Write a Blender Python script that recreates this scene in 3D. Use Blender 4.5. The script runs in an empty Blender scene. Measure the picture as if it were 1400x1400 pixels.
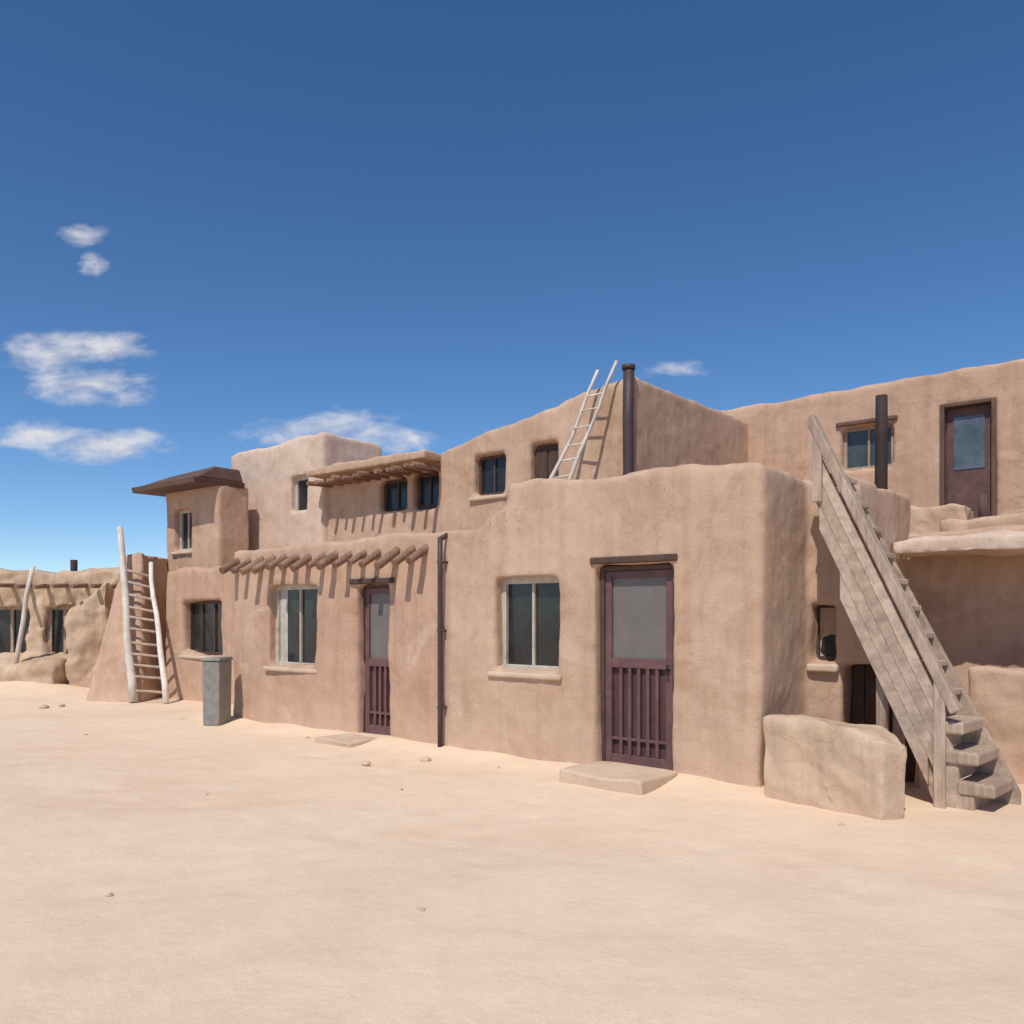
import bpy, bmesh, math, random
from mathutils import Vector, noise, Matrix
random.seed(4)
scene=bpy.context.scene
COL=scene.collection
U=Vector((0.7809,-0.6247,0)); B=Vector((0.6247,0.7809,0)); P0=Vector((0,9.248,0))
def W(s,d,z=0): return P0+U*s+B*d+Vector((0,0,z))

# ---------------- materials ----------------
def newmat(name):
    m=bpy.data.materials.new(name); m.use_nodes=True
    nt=m.node_tree; b=nt.nodes['Principled BSDF']
    return m,nt,b
def N(nt,t,**k):
    n=nt.nodes.new(t)
    for a,v in k.items(): setattr(n,a,v)
    return n
def ramp(nt,stops):
    r=N(nt,'ShaderNodeValToRGB'); e=r.color_ramp.elements
    while len(e)<len(stops): e.new(0.5)
    for i,(p,c) in enumerate(stops):
        e[i].position=p; e[i].color=(*c,1)
    return r
def geo(nt,scale=(1,1,1)):
    g=N(nt,'ShaderNodeNewGeometry'); mp=N(nt,'ShaderNodeMapping')
    mp.inputs['Scale'].default_value=scale
    nt.links.new(g.outputs['Position'],mp.inputs['Vector']); return mp.outputs[0]
def noise_n(nt,vec,scale,detail=6,rough=.6,dist=0):
    n=N(nt,'ShaderNodeTexNoise'); n.inputs['Scale'].default_value=scale
    n.inputs['Detail'].default_value=detail; n.inputs['Roughness'].default_value=rough
    n.inputs['Distortion'].default_value=dist
    nt.links.new(vec,n.inputs['Vector']); return n.outputs['Fac']
def mixc(nt,f,a,b,mode='MIX'):
    m=N(nt,'ShaderNodeMix',data_type='RGBA',blend_type=mode)
    L=nt.links
    for inp,v in ((m.inputs[0],f),(m.inputs[6],a),(m.inputs[7],b)):
        if isinstance(v,(int,float)): inp.default_value=v
        elif isinstance(v,tuple): inp.default_value=(*v,1)
        else: L.new(v,inp)
    return m.outputs[2]
def adobe_mat(name,c1,c2,c3,streak=.45):
    m,nt,b=newmat(name); L=nt.links
    v=geo(nt)
    big=noise_n(nt,v,.45,7,.6,.8)
    r=ramp(nt,[(.32,c1),(.5,c2),(.68,c3)]); L.new(big,r.inputs[0])
    mid=noise_n(nt,v,4,9,.75,.5)
    r2=ramp(nt,[(.28,(.87,.85,.83)),(.55,(1,1,1)),(.75,(1.06,1.06,1.05))]); L.new(mid,r2.inputs[0])
    c=mixc(nt,.7,r.outputs[0],r2.outputs[0],'MULTIPLY')
    # repaired / worn patches of plaster
    vo=noise_n(nt,v,.9,4,.55,1.5); rp=ramp(nt,[(.55,(0,0,0)),(.59,(1,1,1))]); L.new(vo,rp.inputs[0])
    c=mixc(nt,rp.outputs[0],c,mixc(nt,1.0,c,(.93,.905,.885),'MULTIPLY'))
    vp=noise_n(nt,geo(nt,(1.3,1.3,1.7)),.8,5,.6,1.0); rq=ramp(nt,[(.60,(0,0,0)),(.64,(.45,.45,.45))]); L.new(vp,rq.inputs[0])
    c=mixc(nt,rq.outputs[0],c,(.64,.475,.355))
    sv=geo(nt,(3.2,3.2,.28)); st=noise_n(nt,sv,1.6,6,.65)
    r3=ramp(nt,[(.36,(.76,.72,.70)),(.54,(1,1,1))]); L.new(st,r3.inputs[0])
    c=mixc(nt,streak,c,r3.outputs[0],'MULTIPLY')
    sp_=noise_n(nt,v,60,3,.6); r6=ramp(nt,[(.3,(.72,.70,.68)),(.42,(1,1,1)),(.66,(1,1,1)),(.75,(1.25,1.22,1.15))]); L.new(sp_,r6.inputs[0])
    c=mixc(nt,.6,c,r6.outputs[0],'MULTIPLY')
    g=N(nt,'ShaderNodeSeparateXYZ'); L.new(v,g.inputs[0])
    mr=N(nt,'ShaderNodeMapRange'); mr.inputs['From Min'].default_value=0.0; mr.inputs['From Max'].default_value=.6
    mr.inputs['To Min'].default_value=.9; mr.inputs['To Max'].default_value=0
    L.new(g.outputs[2],mr.inputs[0])
    mm=N(nt,'ShaderNodeMath',operation='MULTIPLY'); L.new(mr.outputs[0],mm.inputs[0]); L.new(mid,mm.inputs[1])
    c=mixc(nt,mm.outputs[0],c,(.67,.49,.36))
    cv=N(nt,'ShaderNodeTexVoronoi',feature='DISTANCE_TO_EDGE'); cv.inputs['Scale'].default_value=1.7
    dn=N(nt,'ShaderNodeTexNoise'); dn.inputs['Scale'].default_value=3; dn.inputs['Detail'].default_value=6; L.new(v,dn.inputs['Vector'])
    av=N(nt,'ShaderNodeVectorMath',operation='MULTIPLY_ADD'); L.new(dn.outputs['Color'],av.inputs[0]); av.inputs[1].default_value=(.7,.7,.7); L.new(v,av.inputs[2])
    L.new(av.outputs[0],cv.inputs['Vector'])
    cr=ramp(nt,[(.0,(.55,.51,.48)),(.008,(1,1,1))]); L.new(cv.outputs['Distance'],cr.inputs[0])
    cm_=noise_n(nt,v,.8,3,.6); cmr=ramp(nt,[(.48,(0,0,0)),(.6,(.8,.8,.8))]); L.new(cm_,cmr.inputs[0])
    c=mixc(nt,cmr.outputs[0],c,mixc(nt,1.0,c,cr.outputs[0],'MULTIPLY'))
    L.new(c,b.inputs['Base Color']); b.inputs['Roughness'].default_value=.95
    b.inputs['Specular IOR Level'].default_value=.12
    fine=noise_n(nt,v,38,7,.8); med=noise_n(nt,v,6,7,.7,.4)
    ad=N(nt,'ShaderNodeMath',operation='MULTIPLY_ADD'); L.new(fine,ad.inputs[0]); ad.inputs[1].default_value=.5; L.new(med,ad.inputs[2])
    bp=N(nt,'ShaderNodeBump'); bp.inputs['Strength'].default_value=.45; bp.inputs['Distance'].default_value=.035
    L.new(ad.outputs[0],bp.inputs['Height']); L.new(bp.outputs[0],b.inputs['Normal'])
    return m
M_adobe=adobe_mat('adobe_plaster',(.505,.340,.238),(.56,.388,.278),(.61,.432,.314))
M_adobe2=adobe_mat('adobe_plaster_warm',(.49,.315,.222),(.545,.362,.258),(.595,.41,.295))
M_adobeL=adobe_mat('adobe_plaster_pale',(.60,.45,.355),(.66,.51,.405),(.70,.55,.44),.25)
M_adobeOld=adobe_mat('adobe_weathered',(.48,.345,.235),(.57,.42,.295),(.65,.49,.35),.7)
def wood_mat(name,c1,c2,sc=(30,30,3),rough=.8,bump=.4):
    m,nt,b=newmat(name); L=nt.links
    tc=N(nt,'ShaderNodeTexCoord'); mp=N(nt,'ShaderNodeMapping'); mp.inputs['Scale'].default_value=sc
    L.new(tc.outputs['Object'],mp.inputs[0])
    n=noise_n(nt,mp.outputs[0],1,6,.65,.3); r=ramp(nt,[(.3,c1),(.7,c2)]); L.new(n,r.inputs[0])
    n2=noise_n(nt,geo(nt),3,5,.7); r2=ramp(nt,[(.3,(.68,.66,.64)),(.65,(1.1,1.1,1.1))]); L.new(n2,r2.inputs[0])
    oi=N(nt,'ShaderNodeObjectInfo'); r3=ramp(nt,[(0,(.82,.80,.78)),(1,(1.1,1.1,1.1))]); L.new(oi.outputs['Random'],r3.inputs[0])
    c=mixc(nt,.8,r.outputs[0],r2.outputs[0],'MULTIPLY'); c=mixc(nt,1.0,c,r3.outputs[0],'MULTIPLY')
    L.new(c,b.inputs['Base Color'])
    b.inputs['Roughness'].default_value=rough
    bp=N(nt,'ShaderNodeBump'); bp.inputs['Strength'].default_value=bump; bp.inputs['Distance'].default_value=.01
    L.new(n,bp.inputs['Height']); L.new(bp.outputs[0],b.inputs['Normal'])
    return m
M_wood=wood_mat('weathered_wood',(.34,.25,.185),(.60,.47,.37))
M_woodS=wood_mat('weathered_plank',(.33,.245,.185),(.62,.49,.385),(9,9,9),.85,.6)
M_woodL=wood_mat('pale_wood',(.62,.55,.48),(.85,.79,.71))
M_woodD=wood_mat('dark_wood',(.055,.03,.022),(.12,.07,.05))
M_woodB=wood_mat('brown_wood',(.10,.055,.038),(.19,.11,.08))
M_viga=wood_mat('viga_wood',(.17,.09,.058),(.36,.215,.145))
M_eave=wood_mat('eave_wood',(.085,.045,.032),(.15,.085,.06))
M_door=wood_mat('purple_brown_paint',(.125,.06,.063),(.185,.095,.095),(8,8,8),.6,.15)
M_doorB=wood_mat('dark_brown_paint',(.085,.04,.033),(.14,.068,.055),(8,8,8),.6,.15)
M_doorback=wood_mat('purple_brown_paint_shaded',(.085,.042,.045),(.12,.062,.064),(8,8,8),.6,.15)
M_frame=wood_mat('worn_white_paint',(.44,.39,.32),(.60,.54,.46),(10,10,10),.6,.15)
M_slab=adobe_mat('pale_stone',(.54,.40,.30),(.62,.48,.36),(.67,.53,.41),.2)
def plain(name,c,rough,metal=0,var=.25,sc=6):
    m,nt,b=newmat(name); n=noise_n(nt,geo(nt),sc,6,.7)
    r=ramp(nt,[(.3,tuple(x*(1-var) for x in c)),(.7,tuple(x*(1+var) for x in c))]); nt.links.new(n,r.inputs[0])
    nt.links.new(r.outputs[0],b.inputs['Base Color']); b.inputs['Roughness'].default_value=rough; b.inputs['Metallic'].default_value=metal
    return m
M_glass=plain('dark_glass',(.022,.026,.028),.12,0,.6,2)
M_glassB=plain('blue_reflection_glass',(.10,.125,.15),.2,0,.4,2)  # bluish reflection painted into the base colour
M_glassG=plain('dusty_grey_glass',(.055,.065,.072),.2,0,.4,2)
M_screen=plain('grey_screen_glass',(.15,.135,.125),.4,0,.2,1.5)
M_metal=plain('grey_painted_metal',(.24,.225,.20),.7,0,.25,9)
M_pipe=plain('brown_pipe',(.06,.035,.035),.6)
M_dark=plain('dark_iron',(.035,.022,.018),.8)
M_curtain=plain('pale_curtain',(.45,.42,.37),.9)

# ground
m,nt,b=newmat('sand'); L=nt.links; v=geo(nt)
n=noise_n(nt,v,.22,7,.6,.5); r=ramp(nt,[(.3,(.73,.545,.39)),(.5,(.78,.598,.438)),(.7,(.80,.63,.475))]); L.new(n,r.inputs[0])
n2=noise_n(nt,v,3.0,9,.7); r2=ramp(nt,[(.3,(.93,.915,.90)),(.6,(1.02,1.02,1.02))]); L.new(n2,r2.inputs[0])
c=mixc(nt,.7,r.outputs[0],r2.outputs[0],'MULTIPLY')
vs_=geo(nt,(.5,1.2,1)); tr=noise_n(nt,vs_,.8,6,.6,1.0); rt=ramp(nt,[(.36,(.92,.89,.86)),(.52,(1,1,1))]); L.new(tr,rt.inputs[0])
c=mixc(nt,.6,c,rt.outputs[0],'MULTIPLY')
vo=N(nt,'ShaderNodeTexVoronoi'); vo.inputs['Scale'].default_value=16; L.new(v,vo.inputs['Vector'])
r4=ramp(nt,[(.0,(.62,.55,.50)),(.08,(1,1,1))]); L.new(vo.outputs['Distance'],r4.inputs[0])
msk=noise_n(nt,v,1.3,3,.6); r5=ramp(nt,[(.56,(0,0,0)),(.70,(1,1,1))]); L.new(msk,r5.inputs[0])
c=mixc(nt,r5.outputs[0],c,mixc(nt,1.0,c,r4.outputs[0],'MULTIPLY'))
gr=noise_n(nt,v,90,3,.7); r7=ramp(nt,[(.3,(.87,.855,.84)),(.5,(1,1,1)),(.72,(1.07,1.07,1.05))]); L.new(gr,r7.inputs[0])
c=mixc(nt,.7,c,r7.outputs[0],'MULTIPLY')
L.new(c,b.inputs['Base Color']); b.inputs['Roughness'].default_value=1; b.inputs['Specular IOR Level'].default_value=.1
f=noise_n(nt,v,30,8,.8); g2=noise_n(nt,v,3,7,.62); g3=noise_n(nt,v,9,5,.6,.3)
ad=N(nt,'ShaderNodeMath',operation='MULTIPLY_ADD'); L.new(f,ad.inputs[0]); ad.inputs[1].default_value=.22; L.new(g2,ad.inputs[2])
ad2=N(nt,'ShaderNodeMath',operation='MULTIPLY_ADD'); L.new(g3,ad2.inputs[0]); ad2.inputs[1].default_value=.35; L.new(ad.outputs[0],ad2.inputs[2])
bp=N(nt,'ShaderNodeBump'); bp.inputs['Strength'].default_value=.42; bp.inputs['Distance'].default_value=.05
L.new(ad2.outputs[0],bp.inputs['Height']); L.new(bp.outputs[0],b.inputs['Normal']); M_sand=m

# ---------------- helpers ----------------
def parent_world(p):
    return Matrix.Translation(p['_loc']) if '_loc' in p else Matrix.Identity(4)
def link(o,parent=None):
    COL.objects.link(o)
    if parent is not None:
        o.parent=parent
        o.matrix_parent_inverse=parent_world(parent).inverted()
    return o
def empty(name,loc,label,cat,group=None):
    e=bpy.data.objects.new(name,None); e.location=loc; e['_loc']=list(loc); e.empty_display_size=.3
    COL.objects.link(e); e['label']=label; e['category']=cat
    if group: e['group']=group
    return e
class MB:
    def __init__(s): s.v=[]; s.f=[]
    def hexa(s,p):
        n=len(s.v); s.v+= [tuple(q) for q in p]
        s.f+=[tuple(n+i for i in q) for q in ((0,3,2,1),(4,5,6,7),(0,1,5,4),(1,2,6,5),(2,3,7,6),(3,0,4,7))]
        return s
    def fbox(s,s0,s1,d0,d1,z0,z1):
        return s.hexa([W(s0,d0,z0),W(s1,d0,z0),W(s1,d1,z0),W(s0,d1,z0),W(s0,d0,z1),W(s1,d0,z1),W(s1,d1,z1),W(s0,d1,z1)])
    def wbox(s,x0,x1,y0,y1,z0,z1):
        V=Vector
        return s.hexa([V((x0,y0,z0)),V((x1,y0,z0)),V((x1,y1,z0)),V((x0,y1,z0)),V((x0,y0,z1)),V((x1,y0,z1)),V((x1,y1,z1)),V((x0,y1,z1))])
    def beam(s,a,b,w,h,up=Vector((0,0,1))):
        a=Vector(a);b=Vector(b); t=(b-a).normalized(); r=t.cross(up).normalized()*w/2; k=r.cross(t).normalized()*h/2
        return s.hexa([a-r-k,a+r-k,a+r+k,a-r+k,b-r-k,b+r-k,b+r+k,b-r+k])
    def cyl(s,a,b,r0,r1,n=10,seg=5,wob=0.0):
        a=Vector(a);b=Vector(b); t=(b-a).normalized(); x=t.orthogonal().normalized(); y=t.cross(x)
        base=len(s.v); off=random.random()*50
        for i in range(seg+1):
            q=i/seg; c=a.lerp(b,q)+ (x*noise.noise(Vector((q*3+off,0,0)))+y*noise.noise(Vector((0,q*3+off,5))))*wob
            rr=(r0+(r1-r0)*q)
            for j in range(n):
                an=2*math.pi*j/n; r_=rr*(1+.06*noise.noise(Vector((j,i,off))))
                s.v.append(tuple(c+x*math.cos(an)*r_+y*math.sin(an)*r_))
        for i in range(seg):
            for j in range(n):
                k=base+i*n; s.f.append((k+j,k+(j+1)%n,k+n+(j+1)%n,k+n+j))
        s.f.append(tuple(base+j for j in reversed(range(n)))); s.f.append(tuple(base+seg*n+j for j in range(n)))
        return s
    def prism(s,lo,hi):
        n=len(lo); b=len(s.v)
        s.v+=[tuple(q) for q in lo]+[tuple(q) for q in hi]
        s.f.append(tuple(b+i for i in range(n))); s.f.append(tuple(b+n+i for i in reversed(range(n))))
        for i in range(n): s.f.append((b+i,b+(i+1)%n,b+n+(i+1)%n,b+n+i))
        return s
    def obj(s,name,mat,parent=None,bevel=0,smooth=False,origin=None,label=None):
        me=bpy.data.meshes.new(name); pts=[Vector(v) for v in s.v]
        if origin is None:
            origin=sum(pts,Vector())/len(pts)
        origin=Vector(origin)
        me.from_pydata([tuple(p-origin) for p in pts],[],s.f); me.update()
        bm=bmesh.new(); bm.from_mesh(me); bmesh.ops.recalc_face_normals(bm,faces=bm.faces); bm.to_mesh(me); bm.free()
        me.materials.append(mat)
        if smooth:
            for p in me.polygons: p.use_smooth=len(p.vertices)<=4
        o=bpy.data.objects.new(name,me); o.location=origin; o['_loc']=list(origin)
        if bevel:
            md=o.modifiers.new('bevel','BEVEL'); md.width=bevel; md.segments=2; md.limit_method='ANGLE'
        link(o,parent)
        if label: o['label']=label
        return o

def rect(s0,s1,d0,d1): return [W(s0,d0),W(s1,d0),W(s1,d1),W(s0,d1)]
def adobe(name,solids,cutters,mat,parent,voxel=.05,amp=1.0,smooth=2,strong=0,extra=None):
    me=bpy.data.meshes.new(name); bm=bmesh.new()
    for pts,z0,zt in solids:
        if not isinstance(zt,(list,tuple)): zt=[zt]*len(pts)
        lo=[bm.verts.new((p[0],p[1],z0)) for p in pts]; hi=[bm.verts.new((p[0],p[1],z)) for p,z in zip(pts,zt)]
        n=len(pts); bm.faces.new(lo[::-1]); bm.faces.new(hi)
        for i in range(n): bm.faces.new((lo[i],lo[(i+1)%n],hi[(i+1)%n],hi[i]))
    for p in (extra or []):
        q=[bm.verts.new(tuple(a)) for a in p]
        for fidx in ((0,3,2,1),(4,5,6,7),(0,1,5,4),(1,2,6,5),(2,3,7,6),(3,0,4,7)): bm.faces.new([q[i] for i in fidx])
    bmesh.ops.recalc_face_normals(bm,faces=bm.faces); bm.to_mesh(me); bm.free()
    tmp=bpy.data.objects.new('tmp',me); COL.objects.link(tmp)
    ro=tmp.modifiers.new('r0','REMESH'); ro.mode='VOXEL'; ro.voxel_size=voxel
    cobs=[]
    if cutters:
        cm=MB()
        for c in cutters: cm.hexa(c)
        co=cm.obj('cut',mat); cobs.append(co)
        bo=tmp.modifiers.new('b','BOOLEAN'); bo.operation='DIFFERENCE'; bo.object=co; bo.solver='EXACT'
        ro=tmp.modifiers.new('r1','REMESH'); ro.mode='VOXEL'; ro.voxel_size=voxel*.8
    sm=tmp.modifiers.new('s','SMOOTH'); sm.factor=.5; sm.iterations=smooth
    dg=bpy.context.evaluated_depsgraph_get(); dg.update()
    out=bpy.data.meshes.new_from_object(tmp.evaluated_get(dg))
    for o in [tmp]+cobs: bpy.data.objects.remove(o)
    vn=[v.normal.copy() for v in out.vertices]
    for v,nn in zip(out.vertices,vn):
        p=v.co
        h=noise.noise(p*.55)*.05+noise.noise(p*1.7+Vector((9,3,1)))*.020+noise.noise(p*5)*.009+noise.noise(p*12)*.005
        if strong: h+=strong*(noise.fractal(p*2.2,1.0,2.0,4))
        v.co=p+nn*h*amp
        if nn.z>.4: v.co.z+=noise.noise(Vector((p.x*1.1,p.y*1.1,4)))*.05+noise.noise(Vector((p.x*3.3,p.y*3.3,9)))*.024
    org=parent_world(parent).translation if parent is not None else Vector()
    for v in out.vertices: v.co-=org
    out.materials.clear(); out.materials.append(mat)
    for p in out.polygons: p.use_smooth=True
    o=bpy.data.objects.new(name,out); o.location=org; o['_loc']=list(org); out.name=name
    link(o,parent); return o
def cut(s0,s1,z0,z1,d,depth=.26,front=.5):
    return [W(s0,d-front,z0),W(s1,d-front,z0),W(s1,d+depth,z0),W(s0,d+depth,z0),W(s0,d-front,z1),W(s1,d-front,z1),W(s1,d+depth,z1),W(s0,d+depth,z1)]

def window(parent,s0,s1,z0,z1,d,mull=1,fm=None,sill=True,fw=.055,bars=0,curtain=False,glass=None):
    fm=fm or M_frame; dd=d+.13
    m=MB(); 
    m.fbox(s0-.03,s0+fw,dd,dd+.07,z0-.03,z1+.03); m.fbox(s1-fw,s1+.03,dd,dd+.07,z0-.03,z1+.03)
    m.fbox(s0+fw,s1-fw,dd+.002,dd+.07,z0-.03,z0+fw); m.fbox(s0+fw,s1-fw,dd+.002,dd+.07,z1-fw,z1+.03)
    for i in range(mull):
        c=s0+(s1-s0)*(i+1)/(mull+1); m.fbox(c-.016,c+.016,dd+.01,dd+.06,z0+fw,z1-fw)
    for i in range(bars):
        c=z0+(z1-z0)*(i+1)/(bars+1); m.fbox(s0+fw,s1-fw,dd+.014,dd+.056,c-.015,c+.015)
    f=m.obj('window',fm,parent,.006)
    MB().fbox(s0+.02,s1-.02,dd+.045,dd+.055,z0+.02,z1-.02).obj('pane',glass or M_glass,f)
    if curtain:
        w=(s1-s0)
        for (a,b2) in ((s0+fw,s0+w*.2),(s1-w*.17,s1-fw)):
            pts=[]; n=8
            for i in range(n+1):
                x=a+(b2-a)*i/n; pts.append((x,dd+.034+.006*math.cos(i*math.pi)))
            lo=[W(x,y,z0+fw) for x,y in pts]+[W(x,y+.003,z0+fw) for x,y in reversed(pts)]
            hi=[q+Vector((0,0,z1-z0-2*fw)) for q in lo]
            MB().prism(lo,hi).obj('curtain',M_curtain,f)
    if sill:
        MB().fbox(s0-.08,s1+.06,d-.05,d+.14,z0-.075,z0-.015).obj('sill',M_slab,f,.02)
    return f
def screen_door(parent,s0,s1,z0,z1,d,split,slats=5):
    dd=d+.12
    m=MB(); fw=.075
    m.fbox(s0,s0+fw,dd,dd+.05,z0,z1); m.fbox(s1-fw,s1,dd,dd+.05,z0,z1)
    m.fbox(s0+fw,s1-fw,dd+.002,dd+.05,z0,z0+.12); m.fbox(s0+fw,s1-fw,dd+.002,dd+.05,split-.05,split+.05); m.fbox(s0+fw,s1-fw,dd+.002,dd+.05,z1-fw,z1)
    w=(s1-s0-2*fw)
    for i in range(slats):
        c=s0+fw+w*(i+1)/(slats+1); m.fbox(c-.018,c+.018,dd+.006,dd+.04,z0+.12,split-.05)
    mid=z0+.28
    m.fbox(s0+fw,s1-fw,dd+.009,dd+.038,mid-.015,mid+.015)
    o=m.obj('door',M_door,parent,.006)
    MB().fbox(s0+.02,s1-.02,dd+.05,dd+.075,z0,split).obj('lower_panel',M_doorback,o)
    MB().fbox(s0+.03,s1-.03,dd+.03,dd+.044,split,z1-.03).obj('screen_pane',M_screen,o)
    MB().cyl(W(s1-.04,dd-.05,z0+1.0),W(s1-.04,dd,z0+1.0),.014,.014,8,1).fbox(s1-.052,s1-.028,dd-.05,dd-.035,z0+.95,z0+1.05).obj('handle',M_dark,o)
    MB().fbox(s0-.05,s0-.002,dd-.02,dd+.08,z0,z1+.05).fbox(s1+.002,s1+.05,dd-.02,dd+.08,z0,z1+.05).fbox(s0-.002,s1+.002,dd-.018,dd+.08,z1+.004,z1+.05).obj('frame',M_woodD,o,.008)
    return o
def vigas(parent,s0,s1,n,z,d,out,r=.055,inn=.2,drop=.02):
    for i in range(n):
        s=s0+(s1-s0)*i/(n-1)+random.uniform(-.03,.03); o=out*random.uniform(.85,1.12)
        rr=r*random.uniform(.85,1.15); sl=drop/out
        MB().cyl(W(s,d+inn,z+sl*inn),W(s+random.uniform(-.03,.03),d-o,z-sl*o+random.uniform(-.02,.02)),rr,rr*.92,12,3,.012).obj('viga',M_viga,parent,0,True)

# ---------------- houses ----------------
H1=empty('adobe_house',W(1,1.5),'tan adobe house with purple-brown screen door and pale-framed window','house')
fpB=[W(-.12,0),W(2.83,0),W(2.83,1.15),W(3.34,1.15),W(3.3,3.3),W(-.12,3.3)]
fpA=rect(-1.06,.3,.0,3.3)
adobe('wall',[(fpB,-.3,[3.10,2.94,2.94,2.92,3.0,3.1]),(fpA,-.3,2.62),(rect(-.45,.2,.0,3.2),-.3,[2.7,2.98,2.98,2.7]),(rect(3.0,3.88,1.15,1.8),-.3,[1.5,1.4,1.4,1.5])],
      [cut(-.25,.62,.98,2.0,0),cut(1.08,1.95,-.1,2.10,0),cut(2.86,3.13,1.13,1.72,1.15,.2),cut(3.17,3.82,-.2,1.12,1.15,.45)],M_adobe,H1,.045,1.0,3)
window(H1,-.25,.62,.98,2.0,0,1,fw=.06)
screen_door(H1,1.13,1.90,.06,2.04,0,1.11,5)
window(H1,2.86,3.13,1.13,1.72,1.15,0,sill=False,fm=M_woodD)
MB().fbox(1.02,2.01,-.012,.2,2.11,2.18).obj('lintel',M_woodD,H1,.015)
MB().fbox(2.86,3.16,1.06,1.3,1.04,1.115).obj('window_ledge',M_slab,H1,.02)
b1=MB()  # added dark planks in a recess, standing in for shade under the stair
for i in range(5):
    b1.fbox(3.19+i*.123,3.19+i*.123+.117,1.42+(i%2)*.006,1.45,-.02,1.12)
b1.obj('stair_shade_planks',M_woodD,H1,.003)
p=MB().cyl(W(-1.02,-.07,.02),W(-1.02,-.07,2.5),.03,.03,10,6).cyl(W(-1.02,-.07,2.48),W(-1.02,.1,2.56),.03,.03,10,1)
for z in (.5,1.4,2.2): p.fbox(-1.07,-.97,-.07,.02,z,z+.025)
p.obj('drainpipe',M_pipe,H1,0,True)

H2=empty('adobe_house',W(-4,1.5),'low adobe house with a row of protruding wooden roof beams','house')
adobe('wall',[(rect(-5.4,-.98,.03,3.3),-.3,[2.55,2.62,2.62,2.55]),(rect(-9.6,-5.2,1.3,3.4),-.3,2.45)],
      [cut(-4.5,-3.42,.87,2.0,.03),cut(-2.60,-2.0,-.1,1.98,.03),cut(-9.0,-7.75,.85,1.85,1.3)],M_adobe2,H2,.05)
window(H2,-4.5,-3.42,.87,2.0,.03,1,curtain=True,fw=.05)
screen_door(H2,-2.575,-2.025,.05,1.94,.03,.98,3)
window(H2,-9.0,-7.75,.85,1.85,1.3,2,fm=M_woodD)
vigas(H2,-5.25,-1.35,15,2.38,.03,.29,.055,.2,.16)
MB().fbox(-2.72,-1.9,-.0,.2,1.99,2.06).obj('lintel',M_woodD,H2,.015)

H3=empty('adobe_house',W(-2,5),'upper-storey adobe house with rising parapet and dark chimney pipe','house')
adobe('wall',[(rect(-4.0,-.2,3.0,7.0),-.3,[4.36,4.95,5.0,4.5])],
      [cut(-3.2,-2.55,3.5,4.15,3.0),cut(-2.05,-1.5,2.9,4.2,3.0)],M_adobe,H3,.06)
window(H3,-3.2,-2.55,3.5,4.15,3.0,1,fm=M_woodD)
MB().fbox(-2.07,-1.48,3.12,3.18,2.9,4.22).fbox(-2.0,-1.8,3.10,3.119,3.0,4.1).fbox(-1.76,-1.55,3.10,3.119,3.0,4.1).obj('door',M_woodD,H3,.005)
MB().cyl(W(-.22,2.85,2.9),W(-.22,2.85,4.98),.08,.075,12,3,.01).cyl(W(-.22,2.85,4.98),W(-.22,2.85,5.04),.095,.095,12,1).obj('chimney',M_pipe,H3,0,True)

H4=empty('adobe_house',W(-7,5),'two-storey adobe house with beamed eave and pale plastered block','house')
adobe('wall',[(rect(-7.2,-3.9,3.15,6.5),-.3,4.3),],
      [cut(-5.6,-4.9,3.45,4.02,3.15),cut(-4.75,-4.15,3.45,4.05,3.15)],M_adobe,H4,.065)
adobe('upper_wall',[(rect(-10.1,-7.03,3.0,4.6),-.3,[5.0,5.1,5.1,5.0])],[cut(-8.0,-7.5,3.6,4.3,3.0)],M_adobeL,H4,.065)
window(H4,-5.6,-4.9,3.45,4.02,3.15,1,fm=M_woodD,sill=False)
window(H4,-4.75,-4.15,3.45,4.05,3.15,1,fm=M_woodD,sill=False)
window(H4,-8.0,-7.5,3.6,4.3,3.0,0,fm=M_frame,sill=False)
vigas(H4,-6.9,-4.05,12,4.06,3.15,.62,.045)
adobe('eave',[(rect(-7.05,-3.95,2.62,3.4),4.16,[4.30,4.34,4.34,4.30])],[],M_adobe,H4,.035,.6,1)

H5=empty('adobe_house',W(-9.6,3.5),'two-storey adobe house with wide dark overhanging flat eave','house')
adobe('wall',[(rect(-10.9,-8.95,2.0,2.75),-.3,4.2)],[cut(-10.55,-9.95,2.9,3.75,2.0)],M_adobe2,H5,.06)
window(H5,-10.55,-9.95,2.9,3.75,2.0,1,fm=M_frame)
MB().hexa([W(-11.3,1.5,4.12),W(-8.95,1.5,4.12),W(-8.95,2.6,4.12),W(-11.3,2.6,4.12),W(-11.32,1.48,4.23),W(-8.93,1.48,4.23),W(-8.93,2.6,4.23),W(-11.32,2.6,4.23)]).obj('eave',M_eave,H5,.01)
MB().hexa([W(-11.25,1.55,4.234),W(-8.97,1.55,4.234),W(-8.97,2.6,4.234),W(-11.25,2.6,4.234),W(-10.7,2.0,4.46),W(-9.03,2.0,4.5),W(-9.03,2.55,4.5),W(-10.7,2.55,4.46)]).obj('roof',M_eave,H5,.03)

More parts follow.
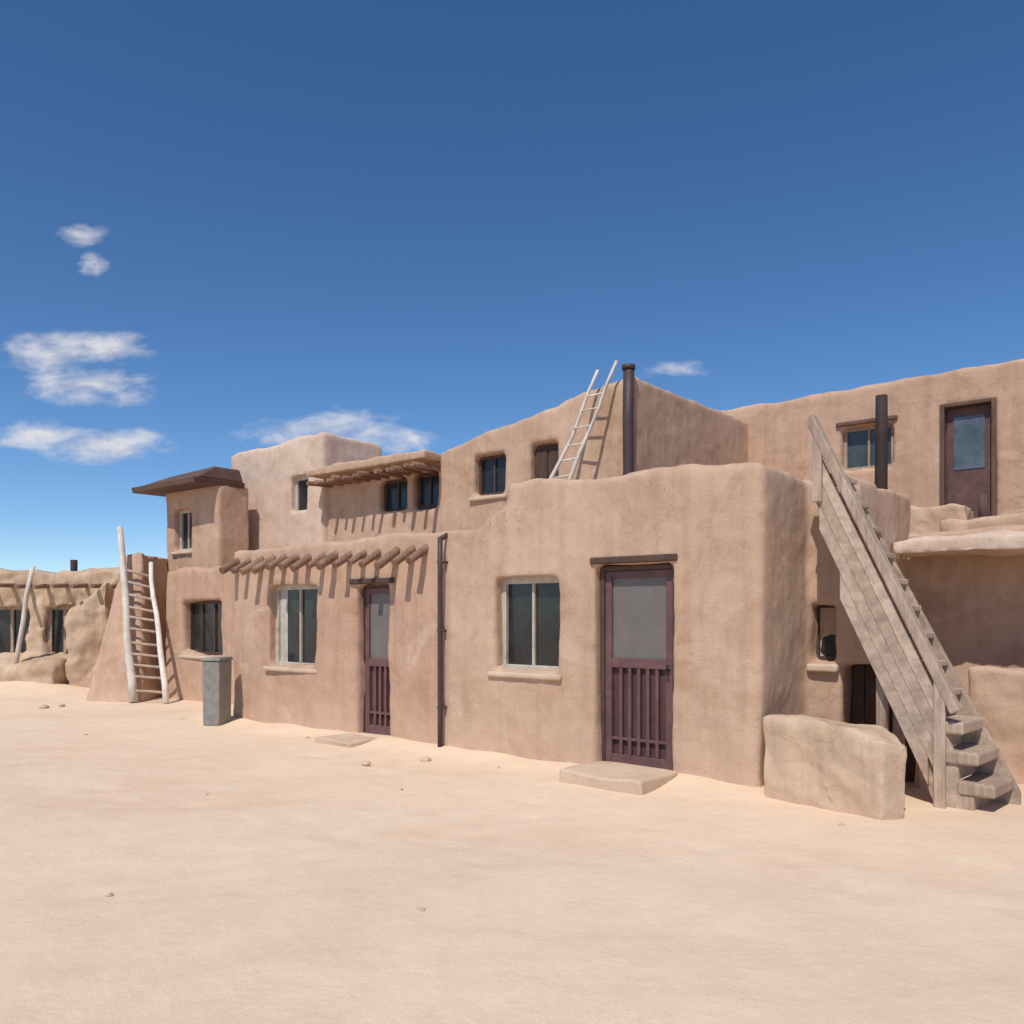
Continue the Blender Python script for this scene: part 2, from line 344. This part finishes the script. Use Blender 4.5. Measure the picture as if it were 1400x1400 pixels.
H6=empty('adobe_house',W(3.5,5),'terraced adobe house with roof terrace and dark red door','house')
adobe('upper_wall',[(rect(-2.5,9,6.9,8.8),2,[5.28,5.4,5.4,5.28])],
      [cut(1.38,2.17,3.95,4.65,6.9),cut(2.88,3.58,2.6,4.78,6.9),cut(5.2,6.0,3.6,4.6,6.9)],M_adobe2,H6,.065)
adobe('wall',[([W(1.6,3.36),W(3.0,3.3),W(3.0,3.2),W(9,3.2),W(9,7.2),W(-2,7.2),W(-2,3.9),W(1.6,3.9)],-.3,2.55)],[],M_adobe,H6,.055,1.2)
adobe('porch_roof',[(rect(3.3,9,2.38,3.4),2.24,[2.40,2.45,2.55,2.5])],[],M_adobeL,H6,.035,1.0,2,.03)
adobe('terrace_bench',[(rect(2.3,3.72,4.2,4.8),2.4,[3.0,2.95,2.9,2.9]),(rect(3.5,9,3.7,4.2),2.4,[2.72,2.70,2.7,2.6])],[],M_adobe,H6,.035,1.2,6,.035)
window(H6,1.38,2.17,3.95,4.65,6.9,1,sill=False,glass=M_glassG,fm=M_wood)
d=MB().fbox(2.92,3.54,7.03,7.08,2.5,4.74).obj('door',M_doorB,H6,.004)
MB().fbox(3.02,3.44,7.018,7.029,3.8,4.6).obj('pane',M_glassB,d)
MB().fbox(2.85,2.915,6.88,7.02,2.5,4.80).fbox(3.545,3.61,6.88,7.02,2.5,4.80).fbox(2.915,3.545,6.882,7.02,4.745,4.80).obj('frame',M_woodB,d,.01)
MB().fbox(1.3,2.25,6.86,7.0,4.67,4.74).obj('lintel',M_woodB,H6,.02)
window(H6,5.2,6.0,3.6,4.6,6.9,1)
MB().cyl(W(2.1,6.5,2.4),W(2.12,6.5,4.98),.095,.09,12,4,.01).obj('stovepipe',M_dark,H6,0,True)
MB().cyl(W(3.82,4.7,2.4),W(3.80,4.7,3.1),.06,.055,10,3,.02).obj('short_post',M_woodD,H6,0,True)

LW=adobe('lit_strip_wall',[(rect(4.1,9,2.0,2.35),-.3,[1.10,1.08,1.08,1.10])],[],M_adobe,None,.04,1.0,3,.04)  # added wall; its top edge stands in for where the porch shadow ends
LW['label']='low tan adobe wall added as the sunlit lower strip of the porch wall'; LW['category']='wall'

H7=empty('adobe_house',(-11.5,19.5,0),'low old adobe building with dark openings and uneven roofline','house')
def wcut(x0,x1,z0,z1,y): return [Vector(q) for q in ((x0,y-.5,z0),(x1,y-.5,z0),(x1,y+.4,z0),(x0,y+.4,z0),(x0,y-.5,z1),(x1,y-.5,z1),(x1,y+.4,z1),(x0,y+.4,z1))]
adobe('wall',[([(-17,18.6),(-8.9,17.8),(-7.6,17.8),(-7.6,21),(-17,21)],-.3,[2.45,2.55,2.5,2.5,2.4]),
              ([(-9.2,17.4),(-8.4,17.4),(-8.4,18.2),(-9.2,18.2)],-.3,[1.6,2.3,2.3,1.6]),
              ([(-12,17.2),(-9.4,17.2),(-9.4,18.3),(-12,18.5)],-.3,[.55,.5,.9,.9])],
      [wcut(-11.3,-10.35,.75,1.75,17.95),wcut(-9.95,-9.25,.75,1.75,17.8),wcut(-13.4,-12.4,.8,1.8,18.2)],M_adobeOld,H7,.06,1.5,3,.06)
for x0,x1,yy in ((-11.3,-10.35,18.3),(-9.95,-9.25,18.15),(-13.4,-12.4,18.5)):
    f=MB().wbox(x0-.02,x0+.07,yy-.1,yy,.7,1.8).wbox(x1-.07,x1+.02,yy-.1,yy,.7,1.8).wbox(x0+.07,x1-.07,yy-.098,yy,1.7,1.8).wbox((x0+x1)/2-.03,(x0+x1)/2+.03,yy-.09,yy,.7,1.7).obj('window',M_wood,H7)
    MB().wbox(x0,x1,yy-.04,yy-.02,.72,1.78).obj('pane',M_glass,f)
for i in range(20):
    x=-16+i*.41+random.uniform(-.06,.06); y=18.25-(x+17)*.09
    MB().cyl((x,y+.4,2.22),(x+.02,y-.3+random.uniform(-.1,.08),2.18+random.uniform(-.03,.03)),.05,.045,8,2,.01).obj('viga',M_viga,H7,0,True)
MB().cyl((-10.05,19.3,2.3),(-10.05,19.3,2.85),.07,.08,10,2).obj('chimney',M_dark,H7,0,True)
MB().cyl((-10.25,17.3,.3),(-9.98,17.5,2.6),.05,.045,8,4,.03).obj('leaning_pole',M_woodL,H7,0,True)

# buttress
o=adobe('adobe_buttress',[],[],M_adobe2,None,.05,1.3,4,.03,extra=[[Vector(q) for q in ((-8.0,15.7,-.2),(-6.9,15.6,-.2),(-6.9,17.9,-.2),(-8.0,17.9,-.2),(-7.62,16.5,2.85),(-7.2,16.4,2.85),(-7.2,17.8,2.75),(-7.62,17.8,2.75))]])
o['label']='tapering adobe buttress wall beside a leaning ladder'; o['category']='buttress'

EW=adobe('low_adobe_wall',[([(2.17,7.36),(2.5,6.90),(2.84,6.44),(3.10,6.50),(3.12,7.0),(2.6,7.65)],-.2,[.72,.71,.66,.62,.66,.72])],[],M_adobeOld,None,.026,1.2,22,.022)
EW['label']='eroded rounded stub of tan adobe wall beside the stairs'; EW['category']='wall'

# ---------------- stair ----------------
F=Vector((3.80,6.74,0)); E=Vector((-.71,.704,0)); Pp=Vector((.704,.71,0)); SL=2.1
def Q(r,w,z): return F+E*r+Pp*w+Vector((0,0,z))
ST=empty('wooden_staircase',Q(.7,.3,0),'steep weathered grey-brown wooden staircase with plank side and handrail','stairs')
WD=.50; RT=1.40
def sp(pts,w0,w1,name,mat,bev=.004):
    return MB().prism([Q(r,w0,z) for r,z in pts],[Q(r,w1,z) for r,z in pts]).obj(name,mat,ST,bev)
for k in range(1,13):
    z=.24*k; r=z/SL-.02
    j=random.uniform(-.02,.02)
    if k<4:
        zz=z+random.uniform(-.012,.01)
        sp([(r-.17,zz-.11),(r+.12,zz-.115),(r+.12,zz),(r-.17,zz-.008)],-.045+j,WD+.04+j,'tread',M_wood,.02)
        sp([(r-.01,zz-.24 if k>1 else -.03),(r+.085,zz-.24 if k>1 else -.03),(r+.085,zz-.117),(r-.01,zz-.117)],-.025,WD-.03,'riser',M_wood,.004)
    else:
        sp([(r-.12,z-.05),(r+.11,z-.05),(r+.11,z),(r-.12,z)],-.01,WD+j*.4,'tread',M_wood,.01)
sp([(.16,-.04),(.36,-.04),(RT,2.62),(RT,2.92),(RT-.06,2.94),(.22,.44)],-.03,.03,'stringer',M_woodS,.006)
sp([(-.12,-.04),(.12,-.04),(RT,2.62),(RT,2.92),(RT-.06,2.94),(-.12,.12)],WD-.03,WD+.03,'stringer',M_woodS,.006)
def hz(r): return .93+(r-.26)*SL
MB().beam(Q(.20,-.06,hz(.20)),Q(RT+.04,-.06,hz(RT+.04)),.11,.085).obj('handrail',M_wood,ST,.014)
for r in (.32,1.36):
    z0=-.03 if r<.4 else hz(r)-.62
    sp([(r-.045,z0),(r+.045,z0),(r+.045,hz(r)+.02),(r-.045,hz(r)-.06)],-.11,-.075,'post',M_wood,.006)
def board(o0,o1,ra,rb_,j):
    pts=[(ra,max(.16,SL*ra+o0)),(rb_,SL*rb_+o0+j),(rb_,SL*rb_+o1+j),(ra,SL*ra+o1)]
    if SL*ra+o0<.16:
        rx=(.16-o0)/SL
        pts=[(ra,.16),(min(rx,rb_),.16),(rb_,SL*rb_+o0+j),(rb_,SL*rb_+o1+j),(ra,SL*ra+o1)]
        if SL*ra+o1<=.17: return
    sp(pts,-.070-random.uniform(0,.008),-.034,'side_plank',M_woodS,.004)
offs=[.22,-.01,-.235,-.46,-.70]
for i in range(len(offs)-1):
    ra=[.30,.31,.32,.42][i]; rb_=RT-[.02,.0,.05,.24][i]
    board(offs[i+1]+.006,offs[i],ra,rb_,random.uniform(-.008,.008))
for w in (.06,WD-.05):
    sp([(.80,-.03),(.88,-.03),(.88,1.5),(.80,1.34)],w-.04,w+.04,'support_leg',M_wood,.005)

# ---------------- ladders ----------------
def ladder(label,l0,l1,r0,r1,n,rad,mat,t0=.06,t1=.85,radr=None):
    l0,l1,r0,r1=map(Vector,(l0,l1,r0,r1)); radr=radr or rad
    e=empty('wooden_ladder',(l0+r0)/2,label,'ladder')
    for a,b_,q in ((l0,l1,rad),(r0,r1,radr)):
        MB().cyl(a,b_,q*1.15,q*.8,10,8,.04).obj('rail',mat,e,0,True)
    for i in range(n):
        t=t0+(t1-t0)*i/(n-1)+random.uniform(-.008,.008)
        L_=(l1-l0).length; R_=(r1-r0).length
        MB().cyl(l0.lerp(l1,t),r0.lerp(r1,min(1,t*L_/R_)),radr*.5,radr*.5,8,2,.01).obj('rung',M_wood if n>10 else mat,e,0,True)
ladder('tall whitewashed pole ladder leaning against an adobe buttress',(-6.95,15.45,-.02),(-7.62,16.35,3.3),(-6.25,15.2,-.02),(-7.0,16.3,2.6),11,.07,M_woodL,.07,.74,.05)
ladder('pale pole ladder standing on a roof against the upper storey',W(-1.6,2.3,2.6),W(-.75,2.9,5.08),W(-1.25,2.25,2.6),W(-.42,2.9,5.14),9,.028,M_woodL,.1,.85)

# ---------------- doorstep slabs ----------------
def slab(label,s0,s1,d0,d1,h):
    m=MB().fbox(s0,s1,d0,d1,-.05,h).obj('doorstep',M_slab,None,.025); m['label']=label; m['category']='step'
    bm=bmesh.new(); bm.from_mesh(m.data); bmesh.ops.subdivide_edges(bm,edges=bm.edges,cuts=5,use_grid_fill=True)
    for v in bm.verts:
        q=v.co*2.3+Vector((s0,0,0)); v.co+=Vector((noise.noise(q),noise.noise(q+Vector((5,0,0))),.35*noise.noise(q+Vector((0,7,0)))))*.07
    bm.to_mesh(m.data); bm.free()
slab('pale stone slab step before the purple-brown screen door',1.15,2.05,-.72,-.05,.13)
slab('thin worn stone step before a narrow purple door',-2.7,-2.0,-.58,-.03,.07)

# ---------------- grey utility bin ----------------
bx=empty('utility_box',(-4.35,12.25,0),'tall narrow grey metal bin standing by the adobe wall','bin')
dx=.05
MB().hexa([Vector(q)+Vector((dx,0,0)) for q in ((-4.50,12.1,.0),(-4.24,12.02,.0),(-4.16,12.32,.0),(-4.42,12.4,.0),(-4.51,12.09,.93),(-4.23,12.01,.93),(-4.15,12.33,.93),(-4.43,12.41,.93))]).obj('body',M_metal,bx,.02)
MB().hexa([Vector(q)+Vector((dx,0,0)) for q in ((-4.525,12.075,.932),(-4.22,11.99,.932),(-4.135,12.34,.932),(-4.44,12.425,.932),(-4.515,12.09,.975),(-4.225,12.01,.985),(-4.145,12.33,.985),(-4.435,12.41,.975))]).obj('lid',M_metal,bx,.012)

# ---------------- stones ----------------
def stone(x,y,r):
    bm=bmesh.new(); bmesh.ops.create_icosphere(bm,subdivisions=3,radius=r)
    for v in bm.verts:
        v.co*=1+.35*noise.noise(v.co/r*1.1+Vector((x*3,y,0))); v.co.z*=.55
    me=bpy.data.meshes.new('stone'); bm.to_mesh(me); bm.free(); me.materials.append(M_adobeOld)
    for p_ in me.polygons: p_.use_smooth=True
    o=bpy.data.objects.new('stone',me); o.location=(x,y,r*.2); COL.objects.link(o)
    o['label']='small tan stone lying on the sand'; o['category']='stone'; o['group']='loose stones on the sand'
pl=[(500,1045,.05),(582,1040,.06),(575,1247,.03),(150,1225,.022),(60,968,.08),(85,965,.05),(1270,1095,.05),(1150,1130,.03),(960,1085,.03),(250,985,.05),(420,1010,.04)]
rs=random.Random(8)
for i in range(12):
    pl.append((rs.uniform(-50,1420),rs.uniform(975,1090),rs.uniform(.010,.020)))
for px,py,r in pl:
    Y=1840/(py-840); x_=(px-700)/1150*Y
    if (Vector((x_,Y,0))-P0).dot(B)>-.1: continue
    stone(x_,Y,r)

# ---------------- ground ----------------
def axis(lo,hi,dens_lo,dens_hi,step):
    a=[dens_lo]; 
    while a[-1]<dens_hi: a.append(a[-1]+step)
    st=step
    while a[-1]<hi: st*=1.35; a.append(a[-1]+st)
    st=step; b=[dens_lo]
    while b[-1]>lo: st*=1.35; b.append(b[-1]-st)
    return b[:0:-1]+a
xs=axis(-3000,3000,-14,9,.08); ysx=axis(-60,5000,2.4,20,.08)
fr=random.Random(21); prints=[]
for path in (((-3.5,4.2),(1.2,7.2)),((2.6,4.5),(-2.6,10.0)),((-5.5,8.5),(.5,5.2))):
    a=Vector((*path[0],0)); b_=Vector((*path[1],0)); n_=int((b_-a).length/.62); t_=(b_-a).normalized(); pr=Vector((-t_.y,t_.x,0))
    for i in range(n_):
        c_=a+t_*(.62*i+fr.uniform(-.06,.06))+pr*((.1 if i%2 else -.1)+fr.uniform(-.04,.04)); prints.append((c_.x,c_.y,t_.x,t_.y))
def gh(x,y):
    h=noise.noise(Vector((x*.35,y*.35,0)))*.035+noise.noise(Vector((x*1.3,y*1.3,3)))*.014+noise.noise(Vector((x*4,y*4,3)))*.005
    h+=.22*math.exp(-((y-17.3)/.7)**2)*max(0,min(1,(-8.3-x)/1.5)) 
    r=Vector((x,y,0))-P0; d=r.dot(B); s=r.dot(U)
    if -6<s<2.9: h+=(.06+.05*noise.noise(Vector((s*1.2,0,7))))*math.exp(-(d/.3)**2)
    if -7<x<4 and 3.5<y<11:
        for px,py,tx,ty in prints:
            dx=x-px; dy=y-py
            if abs(dx)<.4 and abs(dy)<.4:
                a=(dx*tx+dy*ty)/.17; c_=(-dx*ty+dy*tx)/.09; q=a*a+c_*c_
                h+=-.016*math.exp(-q)+.005*math.exp(-(math.sqrt(q)-1.7)**2*3)
    return h
nx,ny=len(xs),len(ysx)
vs=[(x,y,gh(x,y)) for y in ysx for x in xs]
fs=[(j*nx+i,j*nx+i+1,(j+1)*nx+i+1,(j+1)*nx+i) for j in range(ny-1) for i in range(nx-1)]
me=bpy.data.meshes.new('ground'); me.from_pydata(vs,[],fs); me.update(); me.materials.append(M_sand)
for p_ in me.polygons: p_.use_smooth=True
g=bpy.data.objects.new('ground',me); COL.objects.link(g); g['kind']='structure'; g['label']='pale peach sand plaza'; g['category']='ground'

for o in bpy.data.objects:
    if '_loc' in o: del o['_loc']

# ---------------- light ----------------
EL=math.radians(55); ax,ay=-.40,-.917; l=math.hypot(ax,ay); ax/=l; ay/=l
tosun=Vector((ax*math.cos(EL),ay*math.cos(EL),math.sin(EL)))
sd=bpy.data.lights.new('sun','SUN'); sd.energy=3.7; sd.angle=math.radians(.53); sd.color=(1,.94,.85)
so=bpy.data.objects.new('sun',sd); so.rotation_euler=tosun.to_track_quat('Z','Y').to_euler(); so.location=(0,0,30); COL.objects.link(so)
w=bpy.data.worlds.new('World'); scene.world=w; w.use_nodes=True; nt=w.node_tree; L=nt.links
bg=nt.nodes['Background']; bg.inputs['Strength'].default_value=.127
sky=N(nt,'ShaderNodeTexSky',sky_type='NISHITA'); sky.sun_disc=False; sky.sun_elevation=EL; sky.sun_rotation=math.atan2(ax,ay)
sky.altitude=2500; sky.air_density=.95; sky.dust_density=0; sky.ozone_density=3.2
tc=N(nt,'ShaderNodeTexCoord'); sp_=N(nt,'ShaderNodeSeparateXYZ'); L.new(tc.outputs['Generated'],sp_.inputs[0])
def M(op,a,b=None,c=None,clamp=False):
    n=N(nt,'ShaderNodeMath',operation=op); n.use_clamp=clamp
    for i,v in enumerate((a,b,c)):
        if v is None: continue
        if isinstance(v,(int,float)): n.inputs[i].default_value=v
        else: L.new(v,n.inputs[i])
    return n.outputs[0]
yy=M('MAXIMUM',sp_.outputs[1],.05); u=M('DIVIDE',sp_.outputs[0],yy); v=M('DIVIDE',sp_.outputs[2],yy)
cmb=N(nt,'ShaderNodeCombineXYZ'); L.new(u,cmb.inputs[0]); L.new(M('MULTIPLY',v,2.1),cmb.inputs[1])
cn=noise_n(nt,cmb.outputs[0],15,10,.6,.2)
tot=None
for (px,py,a,b2,k) in ((75,485,.085,.028,1.0),(150,475,.055,.024,1.05),(115,525,.085,.026,1.0),(165,542,.04,.014,.7),(60,595,.075,.018,.9),(145,610,.08,.024,1.15),(128,360,.022,.018,.9),(105,322,.04,.018,.55),(450,588,.12,.028,.8),(560,600,.06,.02,.7),(930,505,.06,.018,.40)):
    u0=(px-700)/1150; v0=(840-py)/1150
    du=M('DIVIDE',M('SUBTRACT',u,u0),a*1.15); dv=M('DIVIDE',M('SUBTRACT',v,v0),b2*1.2)
    r_=M('SQRT',M('ADD',M('MULTIPLY',du,du),M('MULTIPLY',dv,dv)))
    e=M('MULTIPLY',M('SUBTRACT',1,r_,clamp=True),k)
    tot=e if tot is None else M('MAXIMUM',tot,e)
has=M('MULTIPLY',tot,4,clamp=True)
dens=M('ADD',M('MULTIPLY',tot,1.2),M('MULTIPLY',M('SUBTRACT',cn,.575),2.5))
dens=M('MULTIPLY',M('MULTIPLY',dens,1.05,clamp=True),has)
dens=M('MULTIPLY',dens,M('GREATER_THAN',sp_.outputs[1],.05))
hs=N(nt,'ShaderNodeHueSaturation'); hs.inputs['Saturation'].default_value=1.17; hs.inputs['Value'].default_value=1
L.new(sky.outputs[0],hs.inputs['Color'])
cc=ramp(nt,[(.42,(4.4,4.5,5.2)),(.6,(6.2,6.1,6.3))]); L.new(cn,cc.inputs[0])
L.new(mixc(nt,M('MULTIPLY',dens,.88),hs.outputs[0],cc.outputs[0]),bg.inputs['Color'])

# ---------------- camera ----------------
cd=bpy.data.cameras.new('camera'); cd.sensor_width=36; cd.lens=36*1150/1400; cd.shift_y=.1; cd.clip_end=12000; cd.clip_start=.05
co=bpy.data.objects.new('camera',cd); co.location=(0,0,1.6); co.rotation_euler=(math.radians(90),0,0); COL.objects.link(co); scene.camera=co
scene.view_settings.view_transform='Standard'; scene.view_settings.look='None'; scene.view_settings.exposure=0
